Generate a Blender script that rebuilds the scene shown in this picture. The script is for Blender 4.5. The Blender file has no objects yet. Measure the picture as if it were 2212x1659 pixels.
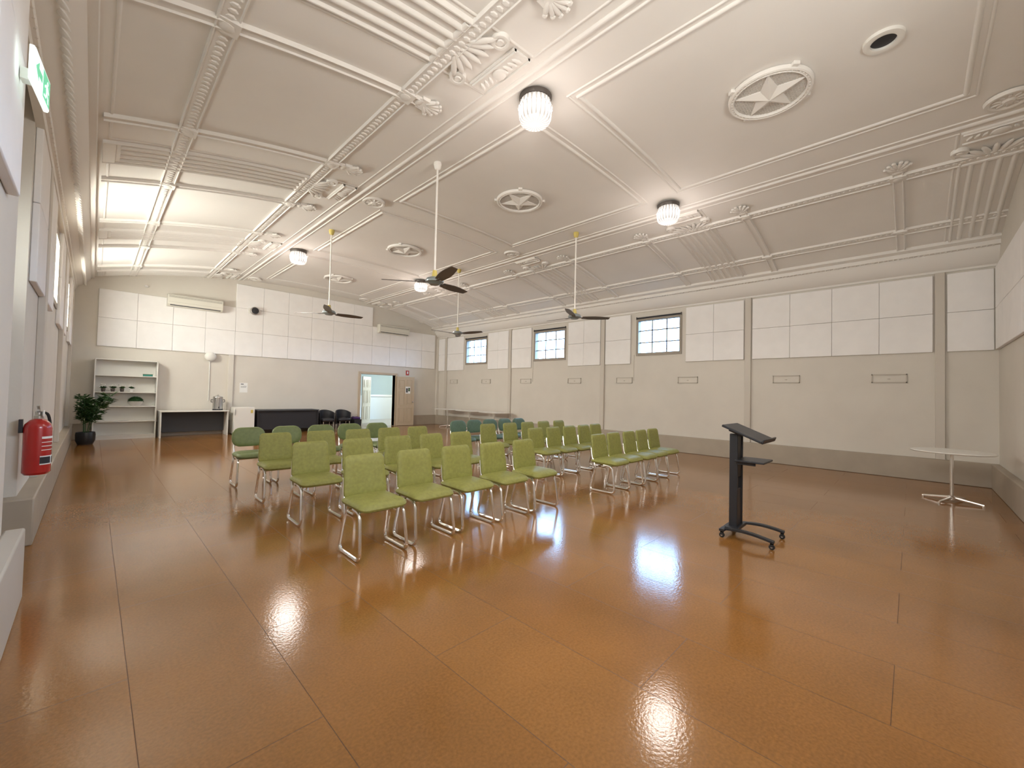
import bpy, bmesh, math, random
from mathutils import Vector, Matrix
random.seed(7)
R=math.radians
scene=bpy.context.scene
COL=scene.collection
# ------------------------------------------------------------ materials
def mat(name,col,rough=0.6,metal=0.0,emit=None,estr=0,noise=0.0,nscale=8,bump=0.0,bscale=60,spec=None,trans=0,coat=0):
    m=bpy.data.materials.new(name); m.use_nodes=True
    nt=m.node_tree; b=nt.nodes['Principled BSDF']
    b.inputs['Base Color'].default_value=(*col,1)
    b.inputs['Roughness'].default_value=rough
    b.inputs['Metallic'].default_value=metal
    if spec is not None: b.inputs['Specular IOR Level'].default_value=spec
    if trans: b.inputs['Transmission Weight'].default_value=trans
    if coat: b.inputs['Coat Weight'].default_value=coat
    if emit: 
        b.inputs['Emission Color'].default_value=(*emit,1); b.inputs['Emission Strength'].default_value=estr
    g=nt.nodes.new('ShaderNodeNewGeometry')
    if noise>0:
        n=nt.nodes.new('ShaderNodeTexNoise'); n.inputs['Scale'].default_value=nscale; n.inputs['Detail'].default_value=4
        r=nt.nodes.new('ShaderNodeValToRGB')
        r.color_ramp.elements[0].position=.3; r.color_ramp.elements[1].position=.7
        r.color_ramp.elements[0].color=(*[c*(1-noise) for c in col],1)
        r.color_ramp.elements[1].color=(*[min(1,c*(1+noise)) for c in col],1)
        nt.links.new(g.outputs['Position'],n.inputs['Vector']); nt.links.new(n.outputs['Fac'],r.inputs['Fac'])
        nt.links.new(r.outputs['Color'],b.inputs['Base Color'])
    if bump>0:
        n=nt.nodes.new('ShaderNodeTexNoise'); n.inputs['Scale'].default_value=bscale; n.inputs['Detail'].default_value=3
        bp=nt.nodes.new('ShaderNodeBump'); bp.inputs['Strength'].default_value=bump; bp.inputs['Distance'].default_value=.01
        nt.links.new(g.outputs['Position'],n.inputs['Vector']); nt.links.new(n.outputs['Fac'],bp.inputs['Height'])
        nt.links.new(bp.outputs['Normal'],b.inputs['Normal'])
    return m
M={}
M['wall']=mat('wall_paint',(.68,.64,.575),.75,noise=.03,nscale=1.5,bump=.12,bscale=25)
M['ceil']=mat('ceiling_paint',(.83,.805,.765),.7,noise=.02,nscale=1.2,bump=.06,bscale=6)
M['plaster']=mat('plaster_relief',(.81,.785,.745),.65,bump=.1,bscale=60)
M['trim']=mat('trim_taupe',(.40,.345,.275),.5,noise=.05,nscale=3)
M['pil']=mat('pilaster_beige',(.61,.565,.50),.6)
M['panel']=mat('acoustic_fabric',(.90,.885,.875),.9,noise=.02,nscale=4,bump=.1,bscale=300)
M['white']=mat('white_laminate',(.78,.765,.72),.45)
M['whitepaint']=mat('white_gloss_paint',(.58,.55,.50),.4)
M['hallpaint']=mat('hall_paint',(.72,.75,.72),.5)
M['chrome']=mat('chrome',(.93,.92,.90),.22,.95)
M['green']=mat('green_vinyl',(.275,.28,.075),.5,noise=.12,nscale=30,bump=.15,bscale=400)
M['green2']=mat('faded_green_vinyl',(.17,.22,.085),.45,noise=.1,nscale=25)
M['teal']=mat('teal_green_vinyl',(.11,.18,.125),.45,noise=.1,nscale=25)
M['black']=mat('black_powdercoat',(.018,.019,.024),.42,bump=.1,bscale=300)
M['blackp']=mat('black_plastic',(.02,.02,.025),.5)
M['dark']=mat('dark_grey_board',(.055,.058,.065),.6)
M['rubber']=mat('rubber',(.02,.02,.02),.8)
M['red']=mat('red_enamel',(.42,.012,.012),.25,coat=.5)
M['paper']=mat('paper',(.85,.85,.83),.8)
M['cream']=mat('cream_door_paint',(.66,.62,.50),.45)
M['doort']=mat('tan_door_paint',(.54,.44,.32),.45)
M['steel']=mat('brushed_steel',(.55,.54,.52),.3,1)
M['leaf']=mat('leaf_green',(.03,.085,.02),.45,noise=.3,nscale=20)
M['leaf2']=mat('leaf_dark',(.035,.11,.035),.6,noise=.3,nscale=40)
M['pot']=mat('black_pot',(.015,.015,.017),.35)
M['soil']=mat('soil',(.04,.025,.015),.9)
M['yellow']=mat('yellow_plastic',(.62,.50,.14),.4)
M['fanrod']=mat('fan_rod_white',(.88,.85,.80),.5)
M['blade']=mat('fan_blade_dark',(.10,.08,.065),.4)
M['motor']=mat('fan_motor_grey',(.28,.32,.33),.35,.4)
M['bronze']=mat('dark_bronze',(.10,.085,.075),.4,.3)
M['ac']=mat('ac_plastic',(.72,.70,.62),.4)
M['vent']=mat('vent_shadow',(.25,.22,.18),.7)  # dark taupe of the air conditioner grille lines
M['ventw']=mat('vent_painted',(.54,.495,.43),.7)
M['exitg']=mat('exit_green',(.15,.55,.32),.4,emit=(.15,.7,.4),estr=.6)
M['exitw']=mat('exit_white',(.9,.95,.92),.4,emit=(.85,1,.93),estr=.9)
M['purple']=mat('purple_cloth',(.06,.02,.12),.7)
M['tealbox']=mat('teal_tin',(.03,.22,.18),.5)
M['glaze']=mat('outer_room_wall',(.42,.50,.49),.7)
M['hallfloor']=mat('hall_floor',(.42,.37,.31),.3)
M['vplaster']=mat('vent_lattice',(.64,.61,.57),.7)
M['winf']=mat('window_frame_brown',(.32,.28,.23),.5)
M['bar']=mat('window_bar_grey',(.20,.19,.175),.5)
def lampmat():
    m=bpy.data.materials.new('lamp_glass_lit'); m.use_nodes=True
    nt=m.node_tree; b=nt.nodes['Principled BSDF']; N=nt.nodes; L=nt.links
    b.inputs['Base Color'].default_value=(.5,.49,.48,1); b.inputs['Roughness'].default_value=.15
    tc=N.new('ShaderNodeTexCoord'); sp=N.new('ShaderNodeSeparateXYZ'); 
    L.new(tc.outputs['Object'],sp.inputs[0])
    cr=N.new('ShaderNodeMapRange'); cr.inputs['From Min'].default_value=-.34; cr.inputs['From Max'].default_value=-.08
    L.new(sp.outputs['Z'],cr.inputs['Value'])
    fc=N.new('ShaderNodeValToRGB'); e=fc.color_ramp.elements
    e[0].position=0; e[0].color=(.16,.16,.16,1); e[1].position=1; e[1].color=(.12,.12,.12,1)
    k=e.new(.5); k.color=(1,1,1,1); k=e.new(.72); k.color=(.5,.5,.5,1); k=e.new(.2); k.color=(.3,.3,.3,1)
    L.new(cr.outputs[0],fc.inputs['Fac'])
    at=N.new('ShaderNodeMath'); at.operation='ARCTAN2'; L.new(sp.outputs['Y'],at.inputs[0]); L.new(sp.outputs['X'],at.inputs[1])
    mu=N.new('ShaderNodeMath'); mu.operation='MULTIPLY'; mu.inputs[1].default_value=22; L.new(at.outputs[0],mu.inputs[0])
    si=N.new('ShaderNodeMath'); si.operation='SINE'; L.new(mu.outputs[0],si.inputs[0])
    mr=N.new('ShaderNodeMapRange'); mr.inputs['From Min'].default_value=-1; mr.inputs['To Min'].default_value=.35; mr.inputs['To Max'].default_value=4.5
    L.new(si.outputs[0],mr.inputs['Value'])
    m2=N.new('ShaderNodeMath'); m2.operation='MULTIPLY'; L.new(fc.outputs['Color'],m2.inputs[0]); L.new(mr.outputs[0],m2.inputs[1])
    b.inputs['Emission Color'].default_value=(1,.90,.84,1)
    L.new(m2.outputs[0],b.inputs['Emission Strength'])
    return m
M['lamp']=lampmat()
def floormat():
    m=bpy.data.materials.new('polished_hardboard_floor'); m.use_nodes=True
    nt=m.node_tree; N=nt.nodes; L=nt.links; b=N['Principled BSDF']
    g=N.new('ShaderNodeNewGeometry'); s=N.new('ShaderNodeSeparateXYZ'); c=N.new('ShaderNodeCombineXYZ')
    L.new(g.outputs['Position'],s.inputs[0])
    ax=N.new('ShaderNodeMath'); ax.operation='ADD'; ax.inputs[1].default_value=-.17+6*.595
    ay=N.new('ShaderNodeMath'); ay.operation='ADD'; ay.inputs[1].default_value=-2.77+9
    L.new(s.outputs['X'],ax.inputs[0]); L.new(s.outputs['Y'],ay.inputs[0])
    L.new(ay.outputs[0],c.inputs['X']); L.new(ax.outputs[0],c.inputs['Y'])
    br=N.new('ShaderNodeTexBrick'); br.inputs['Scale'].default_value=1; br.inputs['Brick Width'].default_value=1.8
    br.inputs['Row Height'].default_value=.595; br.inputs['Mortar Size'].default_value=.0019; br.inputs['Mortar Smooth'].default_value=.2
    br.inputs['Color1'].default_value=(.300,.138,.038,1); br.inputs['Color2'].default_value=(.280,.126,.034,1); br.inputs['Mortar'].default_value=(.11,.048,.014,1)
    br.offset=.5
    L.new(c.outputs[0],br.inputs['Vector'])
    n=N.new('ShaderNodeTexNoise'); n.inputs['Scale'].default_value=70; n.inputs['Detail'].default_value=5
    L.new(g.outputs['Position'],n.inputs['Vector'])
    n2=N.new('ShaderNodeTexNoise'); n2.inputs['Scale'].default_value=1.1; n2.inputs['Detail'].default_value=3
    L.new(g.outputs['Position'],n2.inputs['Vector'])
    add=N.new('ShaderNodeMath'); add.operation='ADD'; L.new(n.outputs['Fac'],add.inputs[0]); L.new(n2.outputs['Fac'],add.inputs[1])
    mr=N.new('ShaderNodeMapRange'); mr.inputs['From Min'].default_value=.6; mr.inputs['From Max'].default_value=1.4
    mr.inputs['To Min'].default_value=.74; mr.inputs['To Max'].default_value=1.26
    L.new(add.outputs[0],mr.inputs['Value'])
    mx=N.new('ShaderNodeVectorMath'); mx.operation='SCALE'; L.new(br.outputs['Color'],mx.inputs[0]); L.new(mr.outputs[0],mx.inputs['Scale'])
    L.new(mx.outputs[0],b.inputs['Base Color'])
    rr=N.new('ShaderNodeMapRange'); rr.inputs['To Min'].default_value=.09; rr.inputs['To Max'].default_value=.15
    L.new(n2.outputs['Fac'],rr.inputs['Value'])
    rs=N.new('ShaderNodeMath'); rs.operation='MULTIPLY_ADD'; rs.inputs[1].default_value=.4; L.new(br.outputs['Fac'],rs.inputs[0]); L.new(rr.outputs[0],rs.inputs[2])
    L.new(rs.outputs[0],b.inputs['Roughness'])
    b.inputs['Specular IOR Level'].default_value=.6
    nb=N.new('ShaderNodeTexNoise'); nb.inputs['Scale'].default_value=60; nb.inputs['Detail'].default_value=2
    L.new(g.outputs['Position'],nb.inputs['Vector'])
    bp=N.new('ShaderNodeBump'); bp.inputs['Strength'].default_value=.05; bp.inputs['Distance'].default_value=.01
    L.new(nb.outputs['Fac'],bp.inputs['Height'])
    L.new(bp.outputs[0],b.inputs['Normal'])
    return m
M['floor']=floormat()
# ------------------------------------------------------------ mesh builder
def fillet(pts,r,n=4,closed=False):
    pts=[Vector(p) for p in pts]; out=[]
    N=len(pts)
    for i,p in enumerate(pts):
        if (i==0 or i==N-1) and not closed: out.append(p); continue
        a=pts[(i-1)%N]; c=pts[(i+1)%N]
        da=(a-p); dc=(c-p); ra=min(r,da.length*.45); rc=min(r,dc.length*.45)
        A=p+da.normalized()*ra; C=p+dc.normalized()*rc
        for k in range(n+1):
            t=k/n; out.append(A*(1-t)**2+p*2*t*(1-t)+C*t*t)
    return out
def rrect(w,h,r,n=5):
    P=[]
    for cx,cy,a0 in ((w/2-r,h/2-r,0),(-w/2+r,h/2-r,90),(-w/2+r,-h/2+r,180),(w/2-r,-h/2+r,270)):
        for k in range(n+1):
            a=R(a0+90*k/n); P.append((cx+r*math.cos(a),cy+r*math.sin(a)))
    return P
class MB:
    def __init__(s): s.bm=bmesh.new()
    def face(s,vs,mi=0):
        try:
            f=s.bm.faces.new(vs); f.material_index=mi; return f
        except ValueError: return None
    def box(s,a,b,mi=0,mtx=None):
        v=[]
        for x,y,z in ((0,0,0),(1,0,0),(1,1,0),(0,1,0),(0,0,1),(1,0,1),(1,1,1),(0,1,1)):
            p=Vector((b[0] if x else a[0],b[1] if y else a[1],b[2] if z else a[2]))
            if mtx: p=mtx@p
            v.append(s.bm.verts.new(p))
        for f in ((0,3,2,1),(4,5,6,7),(0,1,5,4),(1,2,6,5),(2,3,7,6),(3,0,4,7)): s.face([v[i] for i in f],mi)
        return s
    def ring(s,pts): return [s.bm.verts.new(p) for p in pts]
    def bridge(s,A,B,mi=0,closed=True):
        n=len(A)
        for i in range(n if closed else n-1):
            j=(i+1)%n; s.face([A[i],A[j],B[j],B[i]],mi)
    def tube(s,pts,r,seg=8,mi=0,closed=False,rad=None):
        pts=[Vector(p) for p in pts]; n=len(pts); rings=[]; up=None
        for i,p in enumerate(pts):
            if closed: t=(pts[(i+1)%n]-pts[i-1])
            else: t=(pts[min(i+1,n-1)]-pts[max(i-1,0)])
            if t.length<1e-9: t=Vector((0,0,1))
            t.normalize()
            if up is None:
                up=Vector((0,0,1)) if abs(t.z)<.9 else Vector((1,0,0))
            u=(up-t*up.dot(t))
            if u.length<1e-6: u=t.orthogonal()
            u.normalize(); w=t.cross(u); up=u
            rr=rad[i] if rad else r
            rings.append(s.ring([p+(u*math.cos(2*math.pi*k/seg)+w*math.sin(2*math.pi*k/seg))*rr for k in range(seg)]))
        for i in range(n-1): s.bridge(rings[i],rings[i+1],mi)
        if closed: s.bridge(rings[-1],rings[0],mi)
        else:
            s.face(rings[0][::-1],mi); s.face(rings[-1],mi)
        return s
    def lathe(s,prof,c=(0,0,0),seg=24,mi=0,axis='Z',cap=True,rib=0,nrib=0):
        c=Vector(c); rings=[]
        for r,z in prof:
            P=[]
            for k in range(seg):
                a=2*math.pi*k/seg; rr=max(r,1e-4)*(1+rib*(1 if k%2 else -1))
                x,y=rr*math.cos(a),rr*math.sin(a)
                if axis=='Z': P.append(c+Vector((x,y,z)))
                elif axis=='X': P.append(c+Vector((z,x,y)))
                else: P.append(c+Vector((x,z,y)))
            rings.append(s.ring(P))
        for i in range(len(rings)-1): s.bridge(rings[i],rings[i+1],mi)
        if cap: s.face(rings[0][::-1],mi); s.face(rings[-1],mi)
        return s
    def pad(s,w,h,t,r,fn,n=5,mi=0,p=5):
        out=rrect(w,h,r,n); ss=[.3,.55,.78,.9,.97]
        def z(q): return t/2*math.sqrt(max(0,1-q**p))
        rings=[]
        seq=[(q,-z(q)) for q in ss]+[(1,0)]+[(q,z(q)) for q in ss[::-1]]
        for q,zz in seq: rings.append(s.ring([fn(x*q,y*q,zz) for x,y in out]))
        for i in range(len(rings)-1): s.bridge(rings[i],rings[i+1],mi)
        for rg,zz,fl in ((rings[0],-t/2,True),(rings[-1],t/2,False)):
            c=s.bm.verts.new(fn(0,0,zz)); m=len(rg)
            for i in range(m):
                j=(i+1)%m; s.face([rg[i],rg[j],c] if not fl else [rg[j],rg[i],c],mi)
        return s
    def blob(s,c,sx,sy,sz,rot=None,seg=8,rings=5,mi=0):
        c=Vector(c); rot=rot or Matrix.Identity(3)
        RG=[]
        top=s.bm.verts.new(c+rot@Vector((0,0,sz))); bot=s.bm.verts.new(c+rot@Vector((0,0,-sz)))
        for i in range(1,rings):
            th=math.pi*i/rings
            RG.append(s.ring([c+rot@Vector((sx*math.sin(th)*math.cos(2*math.pi*k/seg),sy*math.sin(th)*math.sin(2*math.pi*k/seg),sz*math.cos(th))) for k in range(seg)]))
        for i in range(len(RG)-1): s.bridge(RG[i+1],RG[i],mi)
        for k in range(seg):
            j=(k+1)%seg; s.face([top,RG[0][k],RG[0][j]],mi); s.face([bot,RG[-1][j],RG[-1][k]],mi)
        return s
    def prism(s,poly,fn,t,mi=0):
        A=s.ring([fn(x,y,0) for x,y in poly]); B=s.ring([fn(x,y,t) for x,y in poly])
        s.bridge(A,B,mi); s.face(A[::-1],mi); s.face(B,mi); return s
    def leafq(s,base,d,up,L,W,mi=0):
        d=d.normalized(); side=d.cross(up)
        if side.length<1e-5: side=Vector((1,0,0))
        side.normalize(); nrm=side.cross(d)
        a=s.bm.verts.new(base); b=s.bm.verts.new(base+d*L*.5+side*W/2+nrm*L*.08); c=s.bm.verts.new(base+d*L-nrm*L*.1); e=s.bm.verts.new(base+d*L*.5-side*W/2+nrm*L*.08)
        s.face([a,b,c,e],mi)
    def obj(s,name,mats,parent=None,loc=(0,0,0),rotz=0,bevel=0,smooth=True,angle=35,**props):
        bmesh.ops.recalc_face_normals(s.bm,faces=s.bm.faces)
        me=bpy.data.meshes.new(name); s.bm.to_mesh(me); s.bm.free()
        if not isinstance(mats,(list,tuple)): mats=[mats]
        for m in mats: me.materials.append(m if not isinstance(m,str) else M[m])
        if smooth:
            me.polygons.foreach_set('use_smooth',[True]*len(me.polygons)); me.set_sharp_from_angle(angle=R(angle))
        o=bpy.data.objects.new(name,me); COL.objects.link(o); o.location=loc; o.rotation_euler=(0,0,rotz)
        if parent: o.parent=parent
        if bevel:
            md=o.modifiers.new('bevel','BEVEL'); md.width=bevel; md.segments=2; md.limit_method='ANGLE'
        for k,v in props.items(): o[k]=v
        return o
def thing(name,loc,label,category,rotz=0,group=None):
    e=bpy.data.objects.new(name,None); COL.objects.link(e); e.location=loc; e.rotation_euler=(0,0,rotz); e.empty_display_size=.1
    e['label']=label; e['category']=category
    if group: e['group']=group
    return e
def dup(root,loc,rotz=None,**props):
    n=root.copy(); COL.objects.link(n); n.location=loc
    if rotz is not None: n.rotation_euler=(0,0,rotz)
    def rec(src,dst):
        for c in [o for o in KIDS.get(src.name,[])]:
            k=c.copy(); COL.objects.link(k); k.parent=dst
            rec(c,k)
    rec(root,n)
    for k,v in props.items(): n[k]=v
    return n
KIDS={}
def reg(root):
    KIDS[root.name]=[o for o in COL.objects if o.parent==root]
    for c in KIDS[root.name]: reg(c)
# ------------------------------------------------------------ room shell
XL,XR,YN,YF=-.45,11.0,-1.08,15.5
CX=5.35
def cz(x):
    d=abs(x-CX)/5.45
    return 5.0-.7*min(d,1.15)**2.3
BAYS=[1.18,5.14,9.09,13.04]
LINES=[-.79,3.16,7.12,11.07,15.02]
def wall_x(name,x0,x1,ya,yb,z1,holes,m):
    mb=MB(); ys=sorted(set([ya,yb]+[h[0] for h in holes]+[h[1] for h in holes])); 
    for i in range(len(ys)-1):
        a,b=ys[i],ys[i+1]; hs=[h for h in holes if h[0]<=a+1e-6 and h[1]>=b-1e-6]
        z=0
        for h in sorted(hs,key=lambda q:q[2]):
            if h[2]>z: mb.box((x0,a,z),(x1,b,h[2]))
            z=h[3]
        if z<z1: mb.box((x0,a,z),(x1,b,z1))
    return mb.obj(name,m,kind='structure')
WIN=[(4.44,5.71),(8.29,9.66),(12.2,13.5)]
wall_x('wall_right',XR,XR+.25,YN-.25,YF+.25,5.3,[(a,b,2.66,3.69) for a,b in WIN],'wall')
LW=[(8.29,9.66),(12.2,13.5)]
FILL_LEFT=(.35,1.75)  # invented opening near the camera, out of view, added for fill light
FILL_FRONT=(1.4,4.2)  # made-up opening behind the camera, put in to brighten the room
wall_x('wall_left',-.75,-.38,YN-.25,4.2,4.6,[(*FILL_LEFT,2.66,3.69)],'wall')
wall_x('wall_left_recess',-.95,-.75,4.2,5.8,4.6,[(4.35,5.65,0,2.1),(4.35,5.65,2.25,3.1)],'wall')
wall_x('wall_left_rear',-.75,XL,5.8,YF+.25,4.6,[(a,b,2.66,3.69) for a,b in LW],'wall')
DX0,DX1,DZ=7.35,8.85,2.1
mb=MB(); mb.box((XL-.3,YF,0),(DX0,YF+.2,5.3)); mb.box((DX1,YF,0),(XR,YF+.2,5.3)); mb.box((DX0,YF,DZ),(DX1,YF+.2,5.3))
mb.obj('wall_back','wall',kind='structure')
mb=MB(); mb.box((-.38,YN-.25,0),(FILL_FRONT[0],YN,5.3)).box((FILL_FRONT[1],YN-.25,0),(XR,YN,5.3)).box((FILL_FRONT[0],YN-.25,0),(FILL_FRONT[1],YN,2.66)).box((FILL_FRONT[0],YN-.25,3.69),(FILL_FRONT[1],YN,5.3)); mb.obj('wall_front','wall',kind='structure')
mb=MB(); mb.box((-1,YN-.3,-.1),(XR+.3,YF+.2,0)); mb.obj('floor','floor',kind='structure')
mb=MB(); prev=None
NX=60
for i in range(NX+1):
    x=-.95+(12.2)*i/NX
    c=mb.ring([(x,YN-.2,cz(x)),(x,YF+.2,cz(x)),(x,YF+.2,cz(x)+.15),(x,YN-.2,cz(x)+.15)])
    if prev: mb.bridge(prev,c)
    else: mb.face(c)
    prev=c
mb.face(prev)
mb.obj('ceiling','ceil',kind='structure')
TN=[0]
def trim(mb,m='plaster',**k):
    TN[0]+=1
    return mb.obj('trim_%d'%TN[0],m,kind='structure',**k)
HS=.58
def strip(mb,a,b,w,h,prof=None,mi=0,step=.25):
    h=h*HS
    a=Vector(a);b=Vector(b); d=b-a; L=d.length; d.normalize(); n=Vector((-d.y,d.x)); k=max(1,int(L/step))
    prof=prof or [(-.5,-.02),(-.5,.12),(-.3,.8),(-.12,1),(.12,1),(.3,.8),(.5,.12),(.5,-.02)]
    prev=None
    for i in range(k+1):
        p=a+d*L*i/k; P=[]
        for o,q in prof:
            x=p.x+n.x*o*w; y=p.y+n.y*o*w; P.append((x,y,cz(x)-(q*h if q>0 else -.02)))
        r=mb.ring(P)
        if prev: mb.bridge(prev,r,mi)
        else: mb.face(r,mi)
        prev=r
    mb.face(prev,mi)
FLAT=[(-.5,-1),(-.5,.6),(-.46,1),(.46,1),(.5,.6),(.5,-1)]
def rect(mb,x0,x1,y0,y1,w,h):
    strip(mb,(x0,y0-w/2),(x0,y1+w/2),w,h); strip(mb,(x1,y0-w/2),(x1,y1+w/2),w,h)
    strip(mb,(x0,y0),(x1,y0),w,h); strip(mb,(x0,y1),(x1,y1),w,h)
for c in BAYS:
    mb=MB(); rect(mb,CX-1.47,CX+1.47,c-1.62,c+1.62,.05,.038); rect(mb,CX-1.56,CX+1.56,c-1.71,c+1.71,.03,.022); trim(mb)
for sx in (-1,1):
    mb=MB()
    for o,w,h in ((2.16,.06,.045),(2.05,.03,.025)):
        strip(mb,(CX+sx*o,YN),(CX+sx*o,YF),w,h,step=1)
    trim(mb)
    for o in (2.98,4.66):
        mb=MB(); strip(mb,(CX+sx*o,YN),(CX+sx*o,YF),.17,.04,FLAT,step=.5)
        for e in (-.075,.075): strip(mb,(CX+sx*o+e,YN),(CX+sx*o+e,YF),.025,.065,step=1)
        y=YN+.05
        while y<YF:
            x=CX+sx*o; mb.blob((x,y,cz(x)-.024),.045,.030,.014,seg=6,rings=4); y+=.075
        trim(mb)
def plume(mb,x,y,sx):
    for k,a in enumerate((-50,-28,-10,10,28,50)):
        L=.20-.02*abs(a)/20; dx=math.cos(R(a))*sx; dy=math.sin(R(a))
        px,py=x+dx*L*.6,y+dy*L*.6
        rot=Matrix.Rotation(math.atan2(dy,dx),3,'Z')
        mb.blob((px,py,cz(px)-.030),L*.62,.030,.026,rot,seg=8,rings=6)
        ex,ey=x+dx*L*1.15,y+dy*L*1.15
        mb.blob((ex,ey,cz(ex)-.038),.028,.028,.022,seg=6,rings=4)
    mb.box((x-.05,y-.09,cz(x)-.04),(x+.05,y+.09,cz(x)+.02))
    mb.blob((x-sx*.06,y,cz(x)-.03),.05,.085,.026)
for sx in (-1,1):
    xe=CX+sx*5.36; xi=CX+sx*2.75
    for c in BAYS:
        for dy in (-1.03,1.03):
            mb=MB(); y=c+dy
            strip(mb,(xe,y),(xi,y),.13,.04,FLAT); strip(mb,(xe,y-.052),(xi,y-.052),.028,.07); strip(mb,(xe,y+.052),(xi,y+.052),.028,.07)
            plume(mb,xi,y,-sx)
            for o in (2.98,4.66):
                xx=CX+sx*o; mb.box((xx-.09,y-.09,cz(xx)-.045),(xx+.09,y+.09,cz(xx)+.02))
                mb.blob((xx,y,cz(xx)-.045),.06,.06,.014)
            trim(mb)
    for ly in LINES:
        mb=MB(); w=.68
        x0=CX+sx*5.2; x1=CX+sx*3.05
        strip(mb,(CX+sx*5.36,ly),(CX+sx*2.9,ly),w-.04,.02,FLAT)
        for k in range(4):
            yy=ly-.2+.4*k/3
            strip(mb,(x0,yy),(x1,yy),.07,.07)
        for e in (-.31,.31):
            if ly+e>YN+.02: strip(mb,(CX+sx*5.36,ly+e),(CX+sx*3.0,ly+e),.045,.065)
        strip(mb,(CX+sx*5.3,ly-.28),(CX+sx*5.3,ly+.3),.12,.05,FLAT)
        xc=CX+sx*2.9
        strip(mb,(CX+sx*3.08,ly-.28),(CX+sx*3.08,ly+.3),.07,.07)
        for k in range(7):
            a=(k-3)*18; dy=math.sin(R(a)); dx=-sx*math.cos(R(a))
            px=xc+dx*.06; py=ly+dy*.42*.6
            mb.blob((px,py,cz(px)-.022),.17,.036,.025,Matrix.Rotation(math.atan2(dy,dx),3,'Z'),seg=8,rings=6)
        for e in (-.33,.33):
            if ly+e<YN+.1: continue
            px=CX+sx*2.72
            mb.lathe([(.0,-.045),(.03,-.05),(.035,-.035),(.055,-.035),(.06,-.045),(.085,-.045),(.09,-.02),(.09,.02)],(px,ly+e,cz(px)),16)
        xk=CX+sx*2.42
        y0=max(ly-.34,YN+.01)
        strip(mb,(xk,y0),(xk,ly+.34),.26,.045,FLAT)
        strip(mb,(xk-.1,y0),(xk-.1,ly+.32),.03,.075); strip(mb,(xk+.1,y0),(xk+.1,ly+.32),.03,.075)
        mb.lathe([(.0,-.055),(.05,-.055),(.07,-.045),(.075,-.03)],(xk,ly,cz(xk)),16)
        for k in range(-4,5):
            if k: mb.blob((xk,ly+k*.065,cz(xk)-.031),.06,.022,.02,Matrix.Rotation(R(25 if k>0 else -25),3,'Z'),seg=6,rings=4)
        trim(mb)
    for c in BAYS:
        mb=MB(); rect(mb,CX+sx*2.3 if sx>0 else CX-5.3,CX+5.3 if sx>0 else CX-2.3,c-1.6,c+1.6,.03,.018); trim(mb)
def cornice(mirror):
    if not mirror:
        prof=[(-.45,3.86),(-.39,3.86),(-.385,3.93),(-.36,3.94),(-.355,3.99),(-.30,4.02),(-.19,4.13),(-.13,4.21),(-.12,4.25),(-.06,4.26),(-.05,4.33),(-.05,4.5),(-.45,4.5)]
    else:
        prof=[(-.45,3.88),(-.42,3.88),(-.415,3.92),(-.36,3.95),(-.28,4.06),(-.22,4.15),(-.21,4.19),(-.15,4.20),(-.14,4.27),(-.05,4.30),(-.05,4.5),(-.45,4.5)]
    mb=MB()
    def fx(x): return x if not mirror else XR-(x+.45)
    A=mb.ring([(fx(x),YN,z) for x,z in prof]); B=mb.ring([(fx(x),YF,z) for x,z in prof]); mb.bridge(A,B); mb.face(A); mb.face(B)
    y=YN+.08
    rot=Matrix.Rotation(R(45),3,'Y')
    while y<YF-.05:
        if not mirror:
            mb.blob((fx(-.245),y,4.07),.075,.04,.02,rot,seg=6,rings=4); mb.blob((fx(-.37),y,3.95),.02,.03,.016,seg=6,rings=4); y+=.115
        else:
            mb.blob((fx(-.18),y,4.19),.02,.018,.012,seg=5,rings=4); y+=.07
    trim(mb)
cornice(False); cornice(True)
def bb(name,a,b): 
    mb=MB(); mb.box(a,b); mb.obj(name,'trim',bevel=.012,kind='structure')
bb('baseboard_right',(XR-.10,YN,0),(XR,YF,.42))
bb('baseboard_front',(-.28,YN,0),(XR-.10,YN+.10,.42))
bb('baseboard_left',(XL-.3,5.62,0),(XL+.12,YF,.42))
mb=MB(); mb.box((XL+.12,YF-.03,0),(DX0-.15,YF,.42)); mb.box((DX1+.15,YF-.03,0),(XR-.1,YF,.42)); mb.obj('baseboard_back','trim',bevel=.006,kind='structure')
mb=MB(); mb.box((-.38,YN,0),(-.285,4.3,.47)); trim(mb,'whitepaint',bevel=.012)
for i,y in enumerate((-.37,2.82,6.83,10.85,14.85)):
    mb=MB(); mb.box((XR-.06,y-.065,.42),(XR,y+.065,3.88)); trim(mb,'pil',bevel=.006)
for y in (7.0,10.85,14.85):
    mb=MB(); mb.box((XL,y-.12,.42),(XL+.06,y+.12,3.88)); trim(mb,'pil',bevel=.006)
for y,za,zb in ((9.72,1.9,2.66),(5.80,1.9,2.66)):
    MB_=MB(); MB_.box((XR-.014,y-.008,za),(XR,y+.008,zb)); trim(MB_,'pil')
mb=MB(); mb.box((2.98,YF-.05,.42),(3.12,YF,2.48)); trim(mb,'wall',bevel=.006)
mb=MB(); mb.box((XR-.12,YF-.1,.42),(XR,YF,3.88)); trim(mb,'wall',bevel=.006)
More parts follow.
